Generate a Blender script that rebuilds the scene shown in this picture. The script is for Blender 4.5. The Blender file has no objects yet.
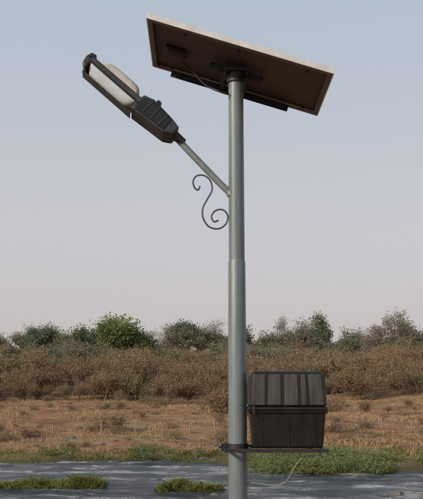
import bpy, math, random
import numpy as np
from mathutils import Vector, Matrix, noise
random.seed(7); rng=np.random.default_rng(7)
scene=bpy.context.scene
COL=scene.collection
scene.view_settings.view_transform='Standard'
try: scene.view_settings.look='None'
except Exception: pass
scene.view_settings.exposure=0

# ---------------------------------------------------------------- helpers
def link(o,parent=None):
    COL.objects.link(o)
    if parent is not None: o.parent=parent
    return o
def empty(name,loc=(0,0,0)):
    e=bpy.data.objects.new(name,None); e.location=loc; e.empty_display_size=.3
    return link(e)
def mat(name):
    m=bpy.data.materials.new(name); m.use_nodes=True
    nt=m.node_tree; b=nt.nodes['Principled BSDF']
    return m,nt,b
def N(nt,t,**k):
    n=nt.nodes.new(t)
    for a,v in k.items():
        if a in n.inputs: n.inputs[a].default_value=v
        else: setattr(n,a,v)
    return n
def ramp(nt,fac,stops):
    r=nt.nodes.new('ShaderNodeValToRGB'); e=r.color_ramp.elements
    while len(e)<len(stops): e.new(.5)
    for i,(p,c) in enumerate(stops):
        e[i].position=p; e[i].color=(*c,1)
    nt.links.new(fac,r.inputs[0]); return r
def simple(name,c1,c2,scale=8,rough=.5,metal=0,bump=.0,bscale=None,stretch=(1,1,1),spec=.5,streak=0):
    m,nt,b=mat(name)
    tc=N(nt,'ShaderNodeTexCoord'); mp=N(nt,'ShaderNodeMapping'); mp.inputs['Scale'].default_value=stretch
    nt.links.new(tc.outputs['Object'],mp.inputs[0])
    n=N(nt,'ShaderNodeTexNoise',Scale=scale,Detail=8.,Roughness=.65); nt.links.new(mp.outputs[0],n.inputs['Vector'])
    r=ramp(nt,n.outputs['Fac'],[(.3,c1),(.7,c2)]); out=r.outputs[0]
    if streak:
        m3=N(nt,'ShaderNodeMapping'); m3.inputs['Scale'].default_value=(40,40,1.6); nt.links.new(tc.outputs['Object'],m3.inputs[0])
        s=N(nt,'ShaderNodeTexNoise',Scale=1.,Detail=6.,Roughness=.7); nt.links.new(m3.outputs[0],s.inputs['Vector'])
        sr=ramp(nt,s.outputs['Fac'],[(.35,(1-streak,1-streak*1.05,1-streak*1.2)),(.6,(1,1,1)),(.8,(1.08,1.07,1.05))])
        q=N(nt,'ShaderNodeMix',data_type='RGBA',blend_type='MULTIPLY'); q.inputs['Factor'].default_value=1
        nt.links.new(out,q.inputs[6]); nt.links.new(sr.outputs[0],q.inputs[7]); out=q.outputs[2]
    nt.links.new(out,b.inputs['Base Color'])
    rr=N(nt,'ShaderNodeMapRange'); rr.inputs['To Min'].default_value=rough-.1; rr.inputs['To Max'].default_value=min(1,rough+.15)
    nt.links.new(n.outputs['Fac'],rr.inputs[0]); nt.links.new(rr.outputs[0],b.inputs['Roughness'])
    b.inputs['Metallic'].default_value=metal
    b.inputs['Specular IOR Level'].default_value=spec
    if bump:
        bn=N(nt,'ShaderNodeTexNoise',Scale=bscale or scale*4,Detail=4.); nt.links.new(mp.outputs[0],bn.inputs['Vector'])
        bb=N(nt,'ShaderNodeBump',Strength=bump,Distance=.01); nt.links.new(bn.outputs['Fac'],bb.inputs['Height'])
        nt.links.new(bb.outputs[0],b.inputs['Normal'])
    return m
def mesh_obj(name,verts,faces,m,parent=None,smooth=False):
    me=bpy.data.meshes.new(name); me.from_pydata([tuple(v) for v in verts],[],faces); me.update()
    me.materials.append(m)
    if smooth:
        for p in me.polygons: p.use_smooth=True
    return link(bpy.data.objects.new(name,me),parent)
def bevel(o,w,seg=2,ang=35):
    b=o.modifiers.new('bevel','BEVEL'); b.width=w; b.segments=seg; b.limit_method='ANGLE'; b.angle_limit=math.radians(ang)
def box(name,c,s,m,parent=None,bv=.003,M=None,taper=1.0):
    v=[]
    for z in (-1,1):
        t=taper if z<0 else 1
        for x,y in ((-1,-1),(1,-1),(1,1),(-1,1)):
            v.append(Vector((c[0]+x*t*s[0]/2,c[1]+y*t*s[1]/2,c[2]+z*s[2]/2)))
    if M is not None: v=[M@p for p in v]
    f=[(3,2,1,0),(4,5,6,7),(0,1,5,4),(1,2,6,5),(2,3,7,6),(3,0,4,7)]
    o=mesh_obj(name,v,f,m,parent)
    if bv: bevel(o,bv)
    return o
def tube(name,pts,rad,m,parent=None,seg=12,M=None,caps=True):
    pts=[Vector(p) for p in pts]
    if M is not None: pts=[M@p for p in pts]
    if not hasattr(rad,'__len__'): rad=[rad]*len(pts)
    v=[];f=[]; up=None
    for i,p in enumerate(pts):
        d=(pts[min(i+1,len(pts)-1)]-pts[max(i-1,0)]).normalized()
        if up is None:
            up=Vector((0,1,0)) if abs(d.y)<.9 else Vector((1,0,0))
        a=(up-d*up.dot(d)).normalized(); b=d.cross(a); up=a
        for k in range(seg):
            t=2*math.pi*k/seg
            v.append(p+(a*math.cos(t)+b*math.sin(t))*rad[i])
    for i in range(len(pts)-1):
        for k in range(seg):
            k2=(k+1)%seg
            f.append((i*seg+k,i*seg+k2,(i+1)*seg+k2,(i+1)*seg+k))
    n=len(f)
    if caps:
        s=len(v); v+=v[:seg]; v+=v[(len(pts)-1)*seg:len(pts)*seg]
        f.append(tuple(range(s+seg-1,s-1,-1))); f.append(tuple(s+seg+k for k in range(seg)))
    o=mesh_obj(name,v,f,m,parent)
    for i,p in enumerate(o.data.polygons):
        if i<n: p.use_smooth=True
    return o
def catmull(P,n=8):
    P=[Vector(p) for p in P]; out=[]
    Q=[P[0]*2-P[1]]+P+[P[-1]*2-P[-2]]
    for i in range(1,len(Q)-2):
        for k in range(n):
            t=k/n; a,b,c,d=Q[i-1],Q[i],Q[i+1],Q[i+2]
            out.append(.5*((2*b)+(c-a)*t+(2*a-5*b+4*c-d)*t*t+(3*b-a-3*c+d)*t**3))
    out.append(P[-1]); return out

# ---------------------------------------------------------------- camera
cam=bpy.data.cameras.new('camera'); co=link(bpy.data.objects.new('camera',cam))
cam.sensor_fit='VERTICAL'; cam.sensor_height=24; cam.lens=38.04; cam.clip_end=8000; cam.clip_start=.05
co.rotation_euler=(math.radians(90+9.02),0,0); scene.camera=co

# ---------------------------------------------------------------- light
el=math.radians(27); az=math.radians(232)
sd=Vector((math.sin(az)*math.cos(el),math.cos(az)*math.cos(el),math.sin(el)))
L=bpy.data.lights.new('sun','SUN'); L.energy=3.3; L.angle=math.radians(.6); L.color=(1,.89,.76)
lo=link(bpy.data.objects.new('sun',L)); lo.rotation_euler=sd.to_track_quat('Z','Y').to_euler()
w=bpy.data.worlds.new('World'); scene.world=w; w.use_nodes=True; nt=w.node_tree
bg=nt.nodes['Background']; bg.inputs['Strength'].default_value=.1
sky=N(nt,'ShaderNodeTexSky',sky_type='NISHITA',sun_disc=False); sky.sun_elevation=el; sky.sun_rotation=az
sky.air_density=1.2; sky.dust_density=4; sky.ozone_density=1
tc=N(nt,'ShaderNodeTexCoord'); sp=N(nt,'ShaderNodeSeparateXYZ'); nt.links.new(tc.outputs['Generated'],sp.inputs[0])
hz=ramp(nt,sp.outputs['Z'],[(0,(.62,.565,.57)),(.07,(.65,.60,.615)),(.2,(.64,.63,.67)),(.45,(.51,.59,.68)),(1,(.28,.40,.56))])
mul=N(nt,'ShaderNodeVectorMath',operation='MULTIPLY'); mul.inputs[1].default_value=(10,10,10)
nt.links.new(hz.outputs[0],mul.inputs[0])
mx=N(nt,'ShaderNodeMix',data_type='RGBA'); mx.inputs['Factor'].default_value=.82
nt.links.new(sky.outputs[0],mx.inputs[6]); nt.links.new(mul.outputs[0],mx.inputs[7]); nt.links.new(mx.outputs[2],bg.inputs['Color'])

# ---------------------------------------------------------------- materials
m_pole=simple('pole_paint',(.15,.185,.195),(.215,.255,.265),scale=6,rough=.45,metal=.15,bump=.05,stretch=(1,1,.35),streak=.25)
m_arm=simple('arm_paint',(.17,.195,.20),(.25,.28,.28),scale=9,rough=.5,metal=.2,streak=.2)
m_alu=simple('aluminium_frame',(.58,.56,.53),(.72,.70,.66),scale=14,rough=.4,metal=.3)
m_back=simple('panel_backsheet',(.085,.073,.07),(.12,.103,.096),scale=3,rough=.6,spec=.3)
m_cell=simple('panel_cells',(.01,.014,.035),(.015,.02,.05),scale=5,rough=.12)
m_dark=simple('dark_steel',(.018,.018,.019),(.035,.034,.034),scale=20,rough=.5,metal=.2,bump=.1)
m_scroll=simple('scroll_iron',(.06,.068,.07),(.11,.12,.12),scale=20,rough=.5,metal=.2)
m_black=simple('black_plastic',(.006,.006,.006),(.020,.018,.016),scale=7,rough=.28,bump=.12,stretch=(1,1,.6),streak=.25)
m_lid=simple('lid_sheen_plastic',(.016,.015,.013),(.10,.088,.074),scale=4.5,rough=.30,bump=.22,stretch=(1,1,.35),streak=.4)  # black lid plastic, its brown-grey lit sheen mixed into the base colour
m_house=simple('lamp_housing',(.016,.016,.017),(.055,.055,.053),scale=18,rough=.42,bump=.1)
m_cream=simple('cream_cover',(.52,.47,.40),(.68,.62,.54),scale=12,rough=.5,streak=.15)
m_glass=simple('acrylic_diffuser',(.42,.48,.52),(.58,.63,.67),scale=9,rough=.08)
m_wire=simple('grey_cable',(.16,.16,.16),(.26,.26,.25),scale=20,rough=.6)

# ---------------------------------------------------------------- street lamp
PX,PY=.150,4.65
lamp=empty('street_lamp')
tube('pole_lower',[(PX,PY,-1.85),(PX,PY,-.9),(PX,PY,.0),(PX,PY,.660),(PX,PY,.672)],[.057,.055,.0525,.0510,.0475],m_pole,lamp,seg=40)
tube('pole_upper',[(PX,PY,.64),(PX,PY,1.2),(PX,PY,1.80)],[.0475,.0465,.0455],m_pole,lamp,seg=40)
box('base_plate',(PX,PY,-1.80),(.3,.3,.02),m_dark,lamp)
for i,(a,b) in enumerate(((-1,-1),(1,-1),(1,1),(-1,1))):
    tube('anchor_bolt_%d'%i,[(PX+a*.11,PY+b*.11,-1.80),(PX+a*.11,PY+b*.11,-1.74)],.012,m_arm,lamp,seg=6)
tube('arm',[(.16,PY,1.035),(.05,PY,1.142),(-.13,PY,1.335),(-.29,PY,1.508)],[.021,.0205,.020,.0195],m_arm,lamp,seg=20)
tube('arm_weld',[(.118,PY,1.076),(.103,PY,1.090)],[.029,.0222],m_arm,lamp,seg=20)
sc=[(200,186),(198,190),(194.5,187.5),(193,181),(197,175.5),(204.5,175.5),(210.5,181),(212,190),(207.5,199),(203,208),(203,218),(209,227),(218.5,229),(226,224),(227.5,215.5),(222.5,210),(215.5,211),(211.5,216.5),(214,222),(218.5,220.5)]
pts=[((a-211.5)*.006,PY-.012,.856+(230-b)*.00607) for a,b in sc]
tube('scroll_ornament',catmull(pts,6),.0054,m_scroll,lamp,seg=8)
A=Vector((-.743,0,.669)); Nn=Vector((.669,0,.743)); Lt=Nn.cross(A)
R=Matrix((A,Lt,Nn)).transposed().to_4x4()
yaw=Matrix.Rotation(math.radians(9),4,'X')@Matrix.Scale(.955,4,(1,0,0))
LM=Matrix.Translation(Vector((-.235,PY,1.452)))@R@yaw
import bmesh
def prism(name,prof,ys,m,parent,M,bv=.004):
    n=len(prof); v=[M@Vector((p[0],y,p[1])) for y in ys for p in prof]
    f=[tuple(range(n)),tuple(range(2*n-1,n-1,-1))]+[(i+n,(i+1)%n+n,(i+1)%n,i) for i in range(n)]
    f=[tuple(reversed(q)) for q in f]
    o=mesh_obj(name,v,f,m,parent)
    bm=bmesh.new(); bm.from_mesh(o.data); bmesh.ops.recalc_face_normals(bm,faces=bm.faces); bm.to_mesh(o.data); bm.free()
    if bv: bevel(o,bv)
    return o
prism('gear_housing',[(-.02,-.03),(.03,-.060),(.29,-.078),(.30,-.02),(.29,.040),(.22,.060),(.06,.045),(-.02,.03)],(-.080,.080),m_house,lamp,LM,.008)
prism('gear_door',[(.04,-.050),(.275,-.066),(.275,.025),(.21,.046),(.05,.032)],(-.086,.086),m_black,lamp,LM,.004)
for i in range(3):
    x=.085+i*.065
    box('cooling_rib_%d'%i,(x,0,-.006),(.008,.182,.092),m_house,lamp,.002,LM)
box('hinge_clip_0',(.10,-.03,.062),(.05,.03,.035),m_black,lamp,.004,LM)
box('hinge_clip_1',(.20,.02,.072),(.03,.05,.035),m_black,lamp,.004,LM)
tube('arm_socket',[(-.09,0,0),(.0,0,0)],[.025,.030],m_house,lamp,seg=18,M=LM)
prism('optic_rim',[(.27,-.022),(.715,-.022),(.728,-.016),(.72,.008),(.27,.012)],(-.088,.088),m_house,lamp,LM,.005)
prism('end_cap',[(.685,-.084),(.722,-.070),(.737,-.02),(.728,.022),(.690,.030)],(-.088,.088),m_house,lamp,LM,.008)
def dome(name,x0,x1,hw,z0,dz,m,nx=20,ny=20,pw=2.6):
    v=[];f=[]
    for i in range(nx+1):
        for j in range(ny+1):
            a=math.sin((i/nx*2-1)*math.pi/2); b=math.sin((j/ny*2-1)*math.pi/2)
            h=(max(0,1-abs(a)**6))**.5*(max(0,1-abs(b)**pw))**.5
            v.append(LM@Vector((x0+(x1-x0)*(a+1)/2,b*hw,z0+dz*h)))
    for i in range(nx):
        for j in range(ny):
            q=i*(ny+1)+j; f.append((q,q+1,q+ny+2,q+ny+1))
    return mesh_obj(name,v,f,m,lamp,True)
dome('diffuser',.295,.69,.082,-.020,-.070,m_glass,pw=4)
dome('top_cover',.33,.63,.074,.0120,.062,m_cream,pw=4)
prism('diffuser_lower_rail',[(.285,-.095),(.70,-.095),(.70,-.088),(.285,-.088)],(-.045,.045),m_house,lamp,LM,.002)
for i,y in enumerate((-.084,.084)):
    box('diffuser_bead_%d'%i,(.49,y,-.028),(.42,.008,.010),m_black,lamp,.002,LM)
for i,x in enumerate((.40,.56)):
    box('cover_latch_%d'%i,(x,-.091,-.006),(.018,.007,.038),m_arm,lamp,.002,LM)
tube('clamp_collar',[(PX,PY,-.430),(PX,PY,-.385)],.060,m_dark,lamp,seg=32)
box('clamp_ear_0',(PX-.085,PY,-.407),(.05,.012,.042),m_dark,lamp)
for i,y in enumerate((PY-.135,PY+.135)):
    box('shelf_bar_%d'%i,(.36,y,-.409),(.58,.032,.006),m_dark,lamp,.001)
    box('shelf_bar_lip_%d'%i,(.36,y-.0165,-.414),(.58,.004,.020),m_dark,lamp,.001)
for i,x in enumerate((.085,.215,.640)):
    box('shelf_cross_%d'%i,(x,PY,-.4165),(.03,.262,.006),m_dark,lamp,.001)
for i,z in enumerate((-.394,-.420)):
    tube('clamp_bolt_%d'%i,[(PX-.10,PY-.014,z),(PX-.10,PY+.02,z)],.007,m_arm,lamp,seg=6)

# ---------------------------------------------------------------- solar panel
panel=empty('solar_panel')
ex=Vector((1.0995,0,-.3465)).normalized(); v0=Vector((.035,.65,-.048)); ey=(v0-ex*v0.dot(ex)).normalized(); ez=ex.cross(ey)
PM=Matrix.Translation(Vector((.1684,4.675,1.904)))@Matrix((ex,ey,ez)).transposed().to_4x4()
W,H,T=1.142,.655,.036
box('frame_near',(0,-H/2+.004,-T/2),(W,.008,T),m_alu,panel,.0015,PM)
box('frame_far',(0,H/2-.004,-T/2),(W,.008,T),m_alu,panel,.0015,PM)
box('frame_left',(-W/2+.004,0,-T/2),(.008,H-.016,T),m_alu,panel,.0015,PM)
box('frame_right',(W/2-.004,0,-T/2),(.008,H-.016,T),m_alu,panel,.0015,PM)
m_lip=simple('frame_lip_dark',(.14,.12,.11),(.19,.165,.15),scale=14,rough=.5,metal=.2)  # frame lip, darker and browner than the aluminium sides
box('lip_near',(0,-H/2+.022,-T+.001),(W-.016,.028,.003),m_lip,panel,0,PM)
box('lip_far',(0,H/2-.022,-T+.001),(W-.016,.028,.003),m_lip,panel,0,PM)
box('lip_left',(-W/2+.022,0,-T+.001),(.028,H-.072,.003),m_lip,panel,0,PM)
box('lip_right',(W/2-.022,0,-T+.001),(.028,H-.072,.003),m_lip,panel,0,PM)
box('backsheet',(0,0,-.010),(W-.018,H-.018,.003),m_back,panel,0,PM)
box('cells',(0,0,-.0045),(W-.018,H-.018,.004),m_cell,panel,0,PM)
box('junction_box',(-.40,.02,-.026),(.13,.10,.028),m_black,panel,.006,PM)
box('junction_box_lid',(-.40,.02,-.043),(.11,.08,.008),m_dark,panel,.003,PM)
for i,y in enumerate((-.02,.285)):
    box('rail_web_%d'%i,(-.03 if i else 0,y,-.062),(.80 if i else .34,.005,.046),m_dark,panel,.001,PM)
    box('rail_flange_%d'%i,(-.03 if i else 0,y+.02,-.0415),(.80 if i else .34,.036,.005),m_dark,panel,.001,PM)
for i,x in enumerate((-.08,.06)):
    box('cross_arm_%d'%i,(x,.13,-.058),(.03,.33,.03),m_dark,panel,.001,PM)
for i,(x,y) in enumerate(((-.33,-.27),(.42,-.27),(-.43,.25),(.46,.25),(.0,-.27))):
    tube('bolt_%d'%i,[(x,y,-.034),(x,y,-.05)],.009,m_dark,panel,seg=6,M=PM)
tube('mount_head',[(PX,PY,1.775),(PX,PY,1.865)],.056,m_dark,panel,seg=24)
box('mount_saddle',(PX,PY,1.845),(.15,.14,.022),m_dark,panel,.003)
box('mount_cheek_0',(PX-.065,PY,1.855),(.01,.12,.07),m_dark,panel,.002)
box('mount_cheek_1',(PX+.065,PY,1.84),(.01,.12,.06),m_dark,panel,.002)
tube('panel_cable',catmull([(-.19,4.74,1.955),(-.12,4.76,1.90),(-.055,4.70,1.80),(.0,4.63,1.735),(.06,4.602,1.70),(.108,4.615,1.69)],6),.0065,m_black,panel,seg=8)

# ---------------------------------------------------------------- battery box
bb=empty('battery_box',(.428,PY,0))
def frustum(name,z0,z1,w0,d0,w1,d1,m,bv=.01):
    v=[]
    for z,w_,d_ in ((z0,w0,d0),(z1,w1,d1)):
        for x,y in ((-1,-1),(1,-1),(1,1),(-1,1)): v.append((x*w_/2,y*d_/2,z))
    o=mesh_obj(name,v,[(3,2,1,0),(4,5,6,7),(0,1,5,4),(1,2,6,5),(2,3,7,6),(3,0,4,7)],m,bb); bevel(o,bv,3); return o
frustum('tub',-.404,-.200,.390,.262,.425,.285,m_black,.014)
frustum('rim_lower',-.212,-.194,.440,.300,.446,.306,m_black,.005)
frustum('rim_upper',-.192,-.176,.450,.310,.444,.304,m_black,.005)
frustum('lid',-.180,.022,.434,.292,.410,.250,m_black,.018)
def sl(z,a0,a1,z0,z1): return a0+(a1-a0)*(z-z0)/(z1-z0)
RF=[(0,1,3,2),(4,6,7,5),(0,4,5,1),(2,3,7,6),(0,2,6,4),(1,5,7,3)]
for i,(x0,x1) in enumerate(((-.202,-.128),(-.114,-.038),(-.020,.060),(.078,.108),(.124,.202))):
    for s,nm in ((-1,'front'),(1,'back')):
        v=[]
        for z in (-.168,.004):
            yf=s*sl(z,.292,.250,-.18,.022)/2; k=sl(z,1,.94,-.178,.014)
            for dx in (x0,x1):
                for dy in (-.004*s,.009*s): v.append((dx*k,yf+dy,z))
        o=mesh_obj('lid_panel_%s_%d'%(nm,i),v,RF,m_lid,bb); bevel(o,.006,3)
for i,y in enumerate((-.08,0,.08)):
    for s in (-1,1):
        v=[]
        for z in (-.168,.004):
            xf=s*sl(z,.434,.410,-.18,.022)/2
            for dx in (-.004*s,.007*s):
                for dy in (-.033,.033): v.append((xf+dx,y+dy*sl(z,1,.9,-.17,.006),z))
        o=mesh_obj('lid_side_panel_%d_%d'%(i,s+1),v,RF,m_lid,bb); bevel(o,.005)
for i,x in enumerate((-.15,.0,.15)):
    v=[]
    for z in (-.398,-.215):
        yf=-sl(z,.262,.285,-.404,-.2)/2
        for dx in (-.006,.006):
            for dy in (.004,-.004): v.append((x+dx,yf+dy,z))
    mesh_obj('tub_rib_%d'%i,v,RF,m_black,bb)
tube('strap_buckle',[(-.19,-.158,-.215),(-.19,-.158,-.170)],.007,m_dark,bb,seg=8)
tube('cable',catmull([(.10,-.10,-.40),(.17,-.12,-.422),(.168,-.12,-.452),(.120,-.12,-.442),(.075,-.11,-.46),(.035,-.10,-.51),(.0,-.08,-.575),(-.03,-.05,-.605),(-.10,-.02,-.615),(-.222,-.01,-.60)],8),.0036,m_wire,bb,seg=8)

# ---------------------------------------------------------------- terrain
PYs=[-4000,-30,8,12,18,25,43.5,46.2,48,52,62,105,150,200,300,500,1000,5000]
PZs=[-1.8,-1.8,-1.8,-2.4,-3.9,-5.5,-5.4,-5.0,-4.72,-4.5,-4.35,-3.4,-.6,2.4,6.0,9,11,11]
def sst(a,b,x):
    t=np.clip((x-a)/(b-a),0,1); return t*t*(3-2*t)
def nz(x,y,s,seed=0.):
    return np.array([noise.noise(Vector((float(a)/s+seed,float(b)/s-seed,seed*.7))) for a,b in zip(np.ravel(x),np.ravel(y))]).reshape(np.shape(x))
islands=[(-7.4,36.4,2.9,.85),(-1.0,35.6,1.6,.7),(-15.5,42.5,3,.9),(14.5,35.5,2.2,.7),(-19,36,3,1.2)]
def height(X,Y):
    X=np.asarray(X,float);Y=np.asarray(Y,float)
    sh=-5.0*sst(-.5,4,X)+1.8*sst(9,16,X)+nz(X,Y*.3,4,3.)*1.6+nz(X,Y,1.1,8.)*.5
    near=sst(28,36,Y)*(1-sst(70,110,Y))
    Z=np.interp(Y-sh*near,PYs,PZs)
    amp=sst(47,60,Y)
    Z=Z+nz(X,Y,6,1.)*.30*(amp+(Y<10)*.2)+nz(X,Y,2,6.)*.08*sst(44,50,Y)+nz(X,Y,40,2.)*1.6*sst(90,200,Y)+nz(X,Y,300,5.)*14*sst(350,1500,Y)
    for ix,iy,rx,ry in islands:
        d=((X-ix)/rx)**2+((Y-iy)/ry)**2+nz(X,Y,1.2,4.)*.5+nz(X,Y,.5,4.)*.3
        Z=Z+.66*(1-sst(.2,1.5,d))*(np.abs(d)<3)
    return Z
xs=np.concatenate([[-4000,-2000,-1000,-500,-300,-200,-150],np.arange(-110,-35,3),np.arange(-35,35,.5),np.arange(35,111,3),[150,200,300,500,1000,2000,4000]])
ys=np.concatenate([[-2500,-800,-200,-60,-20,0,4,8],np.arange(10,30,1.5),np.arange(30,66,.35),np.arange(66,120,1.2),np.arange(120,260,5),[280,320,380,450,550,700,900,1200,1800,2600,4000,5000]])
GX,GY=np.meshgrid(xs,ys); GZ=height(GX,GY)
nx,ny=len(xs),len(ys)
V=np.stack([GX.ravel(),GY.ravel(),GZ.ravel()],1)
F=[(j*nx+i,j*nx+i+1,(j+1)*nx+i+1,(j+1)*nx+i) for j in range(ny-1) for i in range(nx-1)]
m_g,nt,b=mat('dry_ground')
tc=N(nt,'ShaderNodeTexCoord')
n1=N(nt,'ShaderNodeTexNoise',Scale=.13,Detail=10.,Roughness=.66); n2=N(nt,'ShaderNodeTexNoise',Scale=1.1,Detail=9.,Roughness=.75)
mp=N(nt,'ShaderNodeMapping'); mp.inputs['Scale'].default_value=(1,1.8,1); nt.links.new(tc.outputs['Object'],mp.inputs[0])
for n in (n1,n2): nt.links.new(mp.outputs[0],n.inputs['Vector'])
r1=ramp(nt,n1.outputs['Fac'],[(.36,(.17,.11,.065)),(.45,(.31,.17,.095)),(.54,(.41,.235,.135)),(.60,(.38,.27,.16)),(.68,(.27,.22,.12))])
r2=ramp(nt,n2.outputs['Fac'],[(.38,(.40,.36,.33)),(.52,(.95,.92,.9)),(.65,(1.2,1.15,1.1))])
mm=N(nt,'ShaderNodeMix',data_type='RGBA',blend_type='MULTIPLY'); mm.inputs['Factor'].default_value=1
nt.links.new(r1.outputs[0],mm.inputs[6]); nt.links.new(r2.outputs[0],mm.inputs[7])
sp=N(nt,'ShaderNodeSeparateXYZ'); nt.links.new(tc.outputs['Object'],sp.inputs[0])
mr=N(nt,'ShaderNodeMapRange'); mr.inputs['From Min'].default_value=-4.85; mr.inputs['From Max'].default_value=-4.55; nt.links.new(sp.outputs['Z'],mr.inputs[0])
m2=N(nt,'ShaderNodeMix',data_type='RGBA'); m2.inputs[6].default_value=(.10,.095,.045,1)
nt.links.new(mr.outputs[0],m2.inputs['Factor']); nt.links.new(mm.outputs[2],m2.inputs[7]); nt.links.new(m2.outputs[2],b.inputs['Base Color'])
b.inputs['Roughness'].default_value=.95; b.inputs['Specular IOR Level'].default_value=.1
bp=N(nt,'ShaderNodeBump',Strength=.8,Distance=.25); nt.links.new(n2.outputs['Fac'],bp.inputs['Height']); nt.links.new(bp.outputs[0],b.inputs['Normal'])
mesh_obj('ground',V,F,m_g,None,True)

# river
m_w,nt,b=mat('river_water')
tc=N(nt,'ShaderNodeTexCoord'); mp=N(nt,'ShaderNodeMapping'); mp.inputs['Scale'].default_value=(.6,1.3,1); nt.links.new(tc.outputs['Object'],mp.inputs[0])
a=N(nt,'ShaderNodeTexNoise',Scale=2.4,Detail=9.,Roughness=.78,Distortion=1.); nt.links.new(mp.outputs[0],a.inputs['Vector'])
c=N(nt,'ShaderNodeTexNoise',Scale=.45,Detail=4.); nt.links.new(mp.outputs[0],c.inputs['Vector'])
ad=N(nt,'ShaderNodeMath',operation='MULTIPLY'); nt.links.new(a.outputs['Fac'],ad.inputs[0]); nt.links.new(c.outputs['Fac'],ad.inputs[1])
bp=N(nt,'ShaderNodeBump',Strength=1.,Distance=.9); nt.links.new(a.outputs['Fac'],bp.inputs['Height']); nt.links.new(bp.outputs[0],b.inputs['Normal'])
rr=ramp(nt,ad.outputs[0],[(.18,(.06,.08,.10)),(.25,(.13,.155,.18)),(.285,(.28,.31,.34)),(.32,(.72,.74,.76))]); nt.links.new(rr.outputs[0],b.inputs['Base Color'])
b.inputs['Roughness'].default_value=.22; b.inputs['IOR'].default_value=1.33
wx=np.concatenate([[-900,-300,-100],np.arange(-32,32.01,.22),[100,300,900]]); wy=np.concatenate([[12,20,28],np.arange(31,54,.11),[56,60]])
WX,WY=np.meshgrid(wx,wy); WZ=-4.94+.075*nz(WX*.55,WY*1.5,.8,2.)+.04*nz(WX*.5,WY*1.3,2.4,6.)
nx,ny=len(wx),len(wy)
mesh_obj('river',np.stack([WX.ravel(),WY.ravel(),WZ.ravel()],1),[(j*nx+i,j*nx+i+1,(j+1)*nx+i+1,(j+1)*nx+i) for j in range(ny-1) for i in range(nx-1)],m_w,None,True)

# ---------------------------------------------------------------- foliage materials
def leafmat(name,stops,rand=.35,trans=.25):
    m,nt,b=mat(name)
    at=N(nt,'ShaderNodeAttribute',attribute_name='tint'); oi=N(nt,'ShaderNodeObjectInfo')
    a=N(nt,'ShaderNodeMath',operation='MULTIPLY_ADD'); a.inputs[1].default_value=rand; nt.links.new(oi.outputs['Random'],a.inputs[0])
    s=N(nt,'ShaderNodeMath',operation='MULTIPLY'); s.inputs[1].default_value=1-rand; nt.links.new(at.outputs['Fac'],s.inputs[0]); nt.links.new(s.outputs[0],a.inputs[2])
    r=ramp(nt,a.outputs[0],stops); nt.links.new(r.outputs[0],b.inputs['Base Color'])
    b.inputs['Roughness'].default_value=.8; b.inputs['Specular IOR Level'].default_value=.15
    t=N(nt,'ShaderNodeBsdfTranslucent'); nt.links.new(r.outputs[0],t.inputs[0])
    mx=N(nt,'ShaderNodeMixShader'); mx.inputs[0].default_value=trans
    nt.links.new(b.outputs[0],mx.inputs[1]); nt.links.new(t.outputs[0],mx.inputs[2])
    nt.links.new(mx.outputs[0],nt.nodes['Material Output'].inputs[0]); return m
m_green=leafmat('green_leaves',[(.1,(.10,.125,.045)),(.5,(.165,.21,.075)),(.9,(.24,.29,.11))])
m_olive=leafmat('olive_leaves',[(.1,(.15,.14,.095)),(.4,(.20,.19,.12)),(.65,(.235,.205,.135)),(.9,(.27,.22,.15))],.45)  # far foliage: distance haze mixed into paler, greyer leaf colours
m_dkgr=leafmat('dark_leaves',[(.1,(.11,.125,.085)),(.5,(.145,.165,.105)),(.9,(.19,.21,.13))])  # dark far trees, also lifted and desaturated in colour as haze
m_brown=leafmat('brown_leaves',[(.1,(.19,.12,.075)),(.35,(.28,.18,.105)),(.55,(.31,.21,.125)),(.7,(.24,.205,.11)),(.85,(.21,.205,.10)),(.95,(.30,.245,.14))],.5,.3)
m_grey=leafmat('hazy_leaves',[(.1,(.21,.175,.15)),(.9,(.29,.24,.20))])  # haze of distance painted into the leaf colour, no volume used
m_dry=leafmat('dry_grass',[(.1,(.24,.13,.07)),(.5,(.40,.25,.13)),(.9,(.50,.36,.20))],.0)
m_gg=leafmat('green_grass',[(.1,(.13,.14,.04)),(.5,(.22,.235,.065)),(.85,(.33,.31,.11)),(1,(.40,.31,.16))],.0)
m_bark=simple('bark',(.14,.105,.08),(.24,.19,.15),scale=3,rough=.9,spec=.1)

def quads_mesh(name,C,S,tint,mats,wood=None,elong=1.5):
    n=len(C)
    a=rng.normal(size=(n,3)); a/=np.linalg.norm(a,axis=1)[:,None]
    c=rng.normal(size=(n,3)); b_=np.cross(a,c); b_/=np.linalg.norm(b_,axis=1)[:,None]
    a=a*S[:,None]*elong*.5; b_=b_*S[:,None]*.5
    Q=np.stack([C-a,C-b_*.9,C+a,C+b_*.9],1).reshape(-1,3)
    faces=np.arange(n*4).reshape(n,4)
    T=np.repeat(tint,4)
    wv=np.zeros((0,3)); wf=np.zeros((0,4),int)
    if wood: wv=np.array(wood[0]); wf=np.array(wood[1])+n*4
    VV=np.vstack([Q,wv]); FF=np.vstack([faces,wf])
    me=bpy.data.meshes.new(name)
    me.vertices.add(len(VV)); me.vertices.foreach_set('co',VV.ravel())
    me.loops.add(len(FF)*4); me.loops.foreach_set('vertex_index',FF.ravel().astype(np.int32))
    me.polygons.add(len(FF)); me.polygons.foreach_set('loop_start',(np.arange(len(FF))*4).astype(np.int32))
    mi=np.zeros(len(FF),np.int32); mi[n:]=1
    for m in mats: me.materials.append(m)
    me.polygons.foreach_set('material_index',mi)
    me.update(calc_edges=True)
    at=me.attributes.new('tint','FLOAT','POINT'); at.data.foreach_set('value',np.concatenate([T,np.full(len(wv),.5)]).astype(np.float32))
    return me
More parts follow.
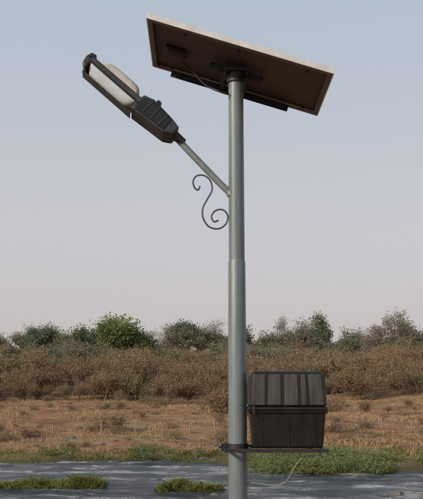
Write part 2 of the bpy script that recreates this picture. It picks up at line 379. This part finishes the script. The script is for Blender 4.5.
def tree_mesh(name,h,trunk_h,spread,leafm,nleaf,ls,depth=3,kids=4,stems=1,flat=.75,cr=.9,rad=.16,droop=0.):
    wv=[];wf=[];tips=[]
    def seg(p,q,r0,r1,k=5):
        d=(q-p).normalized(); u=Vector((0,0,1)) if abs(d.z)<.9 else Vector((1,0,0))
        a=d.cross(u).normalized(); b=d.cross(a); s=len(wv)
        for P_,r in ((p,r0),(q,r1)):
            for i in range(k):
                t=2*math.pi*i/k; wv.append(tuple(P_+(a*math.cos(t)+b*math.sin(t))*r))
        for i in range(k):
            j=(i+1)%k; wf.append((s+i,s+j,s+k+j,s+k+i))
    def grow(p,d,L_,r,lv):
        q=p
        for s in range(3):
            d=(d+Vector((random.gauss(0,.14),random.gauss(0,.14),random.gauss(.03,.08)-droop))).normalized()
            e=q+d*L_/3; seg(q,e,r*(1-.22*s),r*(1-.22*(s+1))); q=e
            if lv<=1: tips.append((q,L_))
        if lv>0:
            for i in range(kids):
                t=2*math.pi*(i+random.random()*.7)/kids
                sd=Vector((math.cos(t)*spread,math.sin(t)*spread,random.uniform(.25,.9)))
                grow(q-d*L_*random.uniform(0,.35),(d*.55+sd).normalized(),L_*random.uniform(.45,.9),r*.42,lv-1)
    for s in range(stems):
        t=random.random()*6.28; o=.0 if stems==1 else .35
        grow(Vector((math.cos(t)*o,math.sin(t)*o,-.3)),Vector((math.cos(t)*.35*(stems>1),math.sin(t)*.35*(stems>1),1)).normalized(),trunk_h*random.uniform(.8,1.1),rad,depth)
    T=np.array([tuple(t[0]) for t in tips]); 
    mxz=T[:,2].max(); k=h/mxz
    wv=[(a*k,b*k,c*k) for a,b,c in wv]; T=T*k
    pw=rng.random(len(T))**1.5; pw/=pw.sum()
    idx=rng.choice(len(T),nleaf,p=pw)
    clt=rng.random(len(T))
    C=T[idx]+rng.normal(size=(nleaf,3))*np.array([cr,cr,cr*flat])*.42
    C[:,2]=np.maximum(C[:,2],.15)
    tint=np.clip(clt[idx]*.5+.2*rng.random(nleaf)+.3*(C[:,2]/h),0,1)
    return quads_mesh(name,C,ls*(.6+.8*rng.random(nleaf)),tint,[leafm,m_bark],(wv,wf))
def put(me,name,parent,x,y,s,sz=None,dz=0):
    o=bpy.data.objects.new(name,me); z=float(height(np.array([x]),np.array([y]))[0])
    o.location=(x,y,z-.1+dz); o.rotation_euler=(0,0,random.random()*6.28); o.scale=(s,s,sz or s)
    return link(o,parent)

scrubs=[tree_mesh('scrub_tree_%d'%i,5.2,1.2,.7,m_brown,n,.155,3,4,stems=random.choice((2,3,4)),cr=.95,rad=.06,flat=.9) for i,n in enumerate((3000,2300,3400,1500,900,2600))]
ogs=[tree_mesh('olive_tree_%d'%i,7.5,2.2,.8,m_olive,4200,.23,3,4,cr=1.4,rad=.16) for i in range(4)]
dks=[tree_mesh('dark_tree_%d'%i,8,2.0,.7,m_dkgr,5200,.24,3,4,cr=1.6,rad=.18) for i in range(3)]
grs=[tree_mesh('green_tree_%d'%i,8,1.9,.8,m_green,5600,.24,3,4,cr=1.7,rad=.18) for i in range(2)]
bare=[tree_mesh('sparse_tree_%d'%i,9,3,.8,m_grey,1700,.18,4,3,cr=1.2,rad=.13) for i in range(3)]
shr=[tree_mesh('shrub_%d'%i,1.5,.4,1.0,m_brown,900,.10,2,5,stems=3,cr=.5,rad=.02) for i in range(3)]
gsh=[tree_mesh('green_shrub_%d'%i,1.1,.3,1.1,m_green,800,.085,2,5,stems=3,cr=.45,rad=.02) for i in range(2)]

P=empty('scrub_woodland')
for i in range(1300):
    u=random.random()
    y=103+(u**1.05)*100; x=random.uniform(-1,1)*(.42*y+15)
    y+=5*noise.noise(Vector((x/7,0,0)))+5*noise.noise(Vector((x/25,4,0)))+(6 if x>12 else 0)
    g=noise.noise(Vector((x/14,y/20,3))); g2=noise.noise(Vector((x/8,y/12,9)))
    if y<118 and g2<-.18: continue
    me=random.choice(scrubs)
    if y>135 and g>.05: me=random.choice(ogs)
    s=(random.uniform(.5,1.15)+.3*g2)*(1 if me in scrubs else .72)*(.7 if y<112 else 1)
    put(me,'scrub_%d'%i,P,x,y,s,s*random.uniform(.85,1.15))
P=empty('distant_trees')
for i in range(440):
    y=192+random.random()*90; x=random.uniform(-1,1)*(.45*y+20)
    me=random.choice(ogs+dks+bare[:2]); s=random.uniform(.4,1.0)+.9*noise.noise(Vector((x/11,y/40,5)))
    if s<.35: continue
    put(me,'distant_tree_%d'%i,P,x,y,s)
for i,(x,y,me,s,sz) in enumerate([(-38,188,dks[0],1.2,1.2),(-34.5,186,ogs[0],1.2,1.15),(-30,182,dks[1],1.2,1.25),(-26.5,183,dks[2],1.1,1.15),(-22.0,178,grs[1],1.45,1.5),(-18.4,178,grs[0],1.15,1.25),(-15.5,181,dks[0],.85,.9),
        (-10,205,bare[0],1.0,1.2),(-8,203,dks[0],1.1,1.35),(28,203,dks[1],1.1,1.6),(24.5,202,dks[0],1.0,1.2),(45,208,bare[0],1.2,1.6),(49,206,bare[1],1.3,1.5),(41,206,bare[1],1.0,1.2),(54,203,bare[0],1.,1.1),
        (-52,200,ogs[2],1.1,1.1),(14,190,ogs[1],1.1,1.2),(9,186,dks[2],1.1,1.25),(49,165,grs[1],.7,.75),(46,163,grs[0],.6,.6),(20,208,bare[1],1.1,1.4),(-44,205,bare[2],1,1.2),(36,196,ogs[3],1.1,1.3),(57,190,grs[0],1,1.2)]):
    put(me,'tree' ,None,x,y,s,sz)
P=empty('field_shrubs')
for x,y,s,me in [(-8.6,64,1.0,0),(-7.6,65,.8,1),(-.7,82,1.7,0),(.4,83,1.3,1),(14.5,85,1.2,2),(16,83,.9,0),(-26,70,1.3,2),(9,60,.7,1),(19,66,.7,0),(-14,60,.6,1),(3.5,74,1.0,2)]:
    put(shr[me],'shrub_%g'%x,P,x,y,s)
for i in range(230):
    y=random.uniform(50,112); x=random.uniform(-1,1)*(.4*y+8)
    put(random.choice(shr),'low_shrub_%d'%i,P,x,y,random.uniform(.15,.55)*(1+(y>90)*.6))
P=empty('riverside_bushes')
for i in range(95):
    x=random.choice([random.uniform(2,8.8),random.uniform(2,8.8),random.uniform(-22,22)]); y=random.uniform(42,46) if x>1.5 else random.uniform(47.5,50)
    put(random.choice(gsh),'bush_%d'%i,P,x,y,random.uniform(.3,.85),random.uniform(.3,.9))

# ---------------------------------------------------------------- grass
def grass(name,X,Y,h,wd,tint,m,lean=.45):
    Z=height(X,Y); keep=Z>-5.0
    X,Y,Z,h,wd,tint=[q[keep] for q in (X,Y,Z,h,wd,tint)]
    n=len(X); t=rng.random(n)*6.283; a=np.stack([np.cos(t),np.sin(t),0*t],1)*wd[:,None]*.5
    B=np.stack([X,Y,Z-.04],1); l=rng.normal(size=(n,2))*lean*h[:,None]
    tip=B+np.stack([l[:,0],l[:,1],h],1); mid=B+np.stack([l[:,0]*.3,l[:,1]*.3,h*.55],1)
    VV=np.stack([B-a,B+a,mid+a*.8,tip,mid-a*.8],1).reshape(-1,3)
    me=bpy.data.meshes.new(name); me.vertices.add(n*5); me.vertices.foreach_set('co',VV.ravel())
    me.loops.add(n*5); me.loops.foreach_set('vertex_index',np.arange(n*5,dtype=np.int32))
    me.polygons.add(n); me.polygons.foreach_set('loop_start',(np.arange(n)*5).astype(np.int32))
    me.materials.append(m); me.update(calc_edges=True)
    at=me.attributes.new('tint','FLOAT','POINT'); at.data.foreach_set('value',np.repeat(tint,5).astype(np.float32))
    link(bpy.data.objects.new(name,me))
def tufts(n,fx,fy,per,r):
    cx,cy=fx(n),fy(n); k=rng.random(n)
    X=np.repeat(cx,per)+rng.normal(size=n*per)*r; Y=np.repeat(cy,per)+rng.normal(size=n*per)*r
    return X,Y,np.repeat(k,per)
X,Y,K=tufts(15000,lambda n:rng.uniform(-50,50,n),lambda n:47+rng.random(n)**1.0*72,14,.25)
g=nz(X[::14],Y[::14]*1.6,6,9.)+.5*nz(X[::14],Y[::14]*1.6,2.,3.); g=np.repeat(g,14); kk=g>-.04; X,Y,K,g=X[kk],Y[kk],K[kk],g[kk]
grass('dry_grass',X,Y,(.08+.22*rng.random(len(X)))*(.5+K*.8+g*.6),.032+.028*rng.random(len(X)),np.clip(.2+.35*K+.3*rng.random(len(X))+g*.5,0,1),m_dry)
Xs=[];Ys=[];Ks=[]
X,Y,K=tufts(2400,lambda n:rng.uniform(1.5,9.2,n),lambda n:rng.uniform(40,46,n),18,.16); Xs.append(X);Ys.append(Y);Ks.append(K)
X,Y,K=tufts(2000,lambda n:rng.uniform(-30,30,n),lambda n:rng.uniform(44.5,49.5,n),14,.18); Xs.append(X);Ys.append(Y);Ks.append(K)
X=np.concatenate(Xs);Y=np.concatenate(Ys);K=np.concatenate(Ks)
g=nz(X,Y,1.3,12.)
kk=g>-.32; X,Y,K,g=X[kk],Y[kk],K[kk],g[kk]
Xs=[X];Ys=[Y];Ks=[K];gs=[g]
for ix,iy,rx,ry in islands:
    X,Y,K=tufts(int(420*rx*ry),lambda n:ix+rng.normal(size=n)*rx*.65,lambda n:iy+rng.normal(size=n)*ry*.65,16,.13); Xs.append(X);Ys.append(Y);Ks.append(K); gs.append(np.maximum(nz(X,Y,1.,12.),-.12))
X=np.concatenate(Xs);Y=np.concatenate(Ys);K=np.concatenate(Ks);g=np.concatenate(gs)
grass('riverside_grass',X,Y,(.08+.24*rng.random(len(X)))*np.clip(.55+K*.6+g*1.4,.2,2),.018+.018*rng.random(len(X)),np.clip(.08+.35*K+.35*rng.random(len(X))-g*.3,0,1),m_gg,.6)

# rocks
m_rock=simple('river_rock',(.06,.05,.042),(.16,.135,.11),scale=4,rough=.8,bump=.4)
bm=bmesh.new()
for i in range(230):
    if i<100: x=random.uniform(-24,24); y=random.uniform(33,47.5)
    else: x=random.uniform(-25,25); y=random.uniform(45,60)
    s=random.uniform(.04,.18)*random.choice((1,1,1.6)); z=float(height(np.array([x]),np.array([y]))[0]); z=max(z,-4.98)
    r=bmesh.ops.create_icosphere(bm,subdivisions=2,radius=s)
    for v in r['verts']:
        q=v.co/s; v.co*=1+.5*noise.noise(q*1.3+Vector((i*3.1,0,0)))+.25*noise.noise(q*3+Vector((i,5,0))); v.co.z*=.6; v.co.x*=1.3; v.co+=Vector((x,y,z))
me=bpy.data.meshes.new('rocks'); bm.to_mesh(me); bm.free(); me.materials.append(m_rock); link(bpy.data.objects.new('rocks',me))

# field fence
m_post=simple('weathered_post',(.22,.17,.125),(.36,.30,.235),scale=5,rough=.9)
fe=empty('fence')
tops=[]
for i in range(36):
    x=-34+i*2.0+random.uniform(-.5,.5); y=63+2.2*math.sin(x*.12)+random.uniform(-.2,.2)
    z=float(height(np.array([x]),np.array([y]))[0]); hh=random.uniform(.6,1.05); lx=random.gauss(0,.05)
    o=box('post_%d'%i,(0,0,hh/2-.1),(.09,.09,hh+.2),m_post,fe,.01); o.location=(x,y,z); o.rotation_euler=(lx,random.gauss(0,.09),random.random())
    tops.append((x,y,z+hh))
for k,dz in enumerate((.12,.4)):
    tube('wire_%d'%k,[(a,b,c-dz) for a,b,c in tops],.008,m_wire,fe,seg=4)
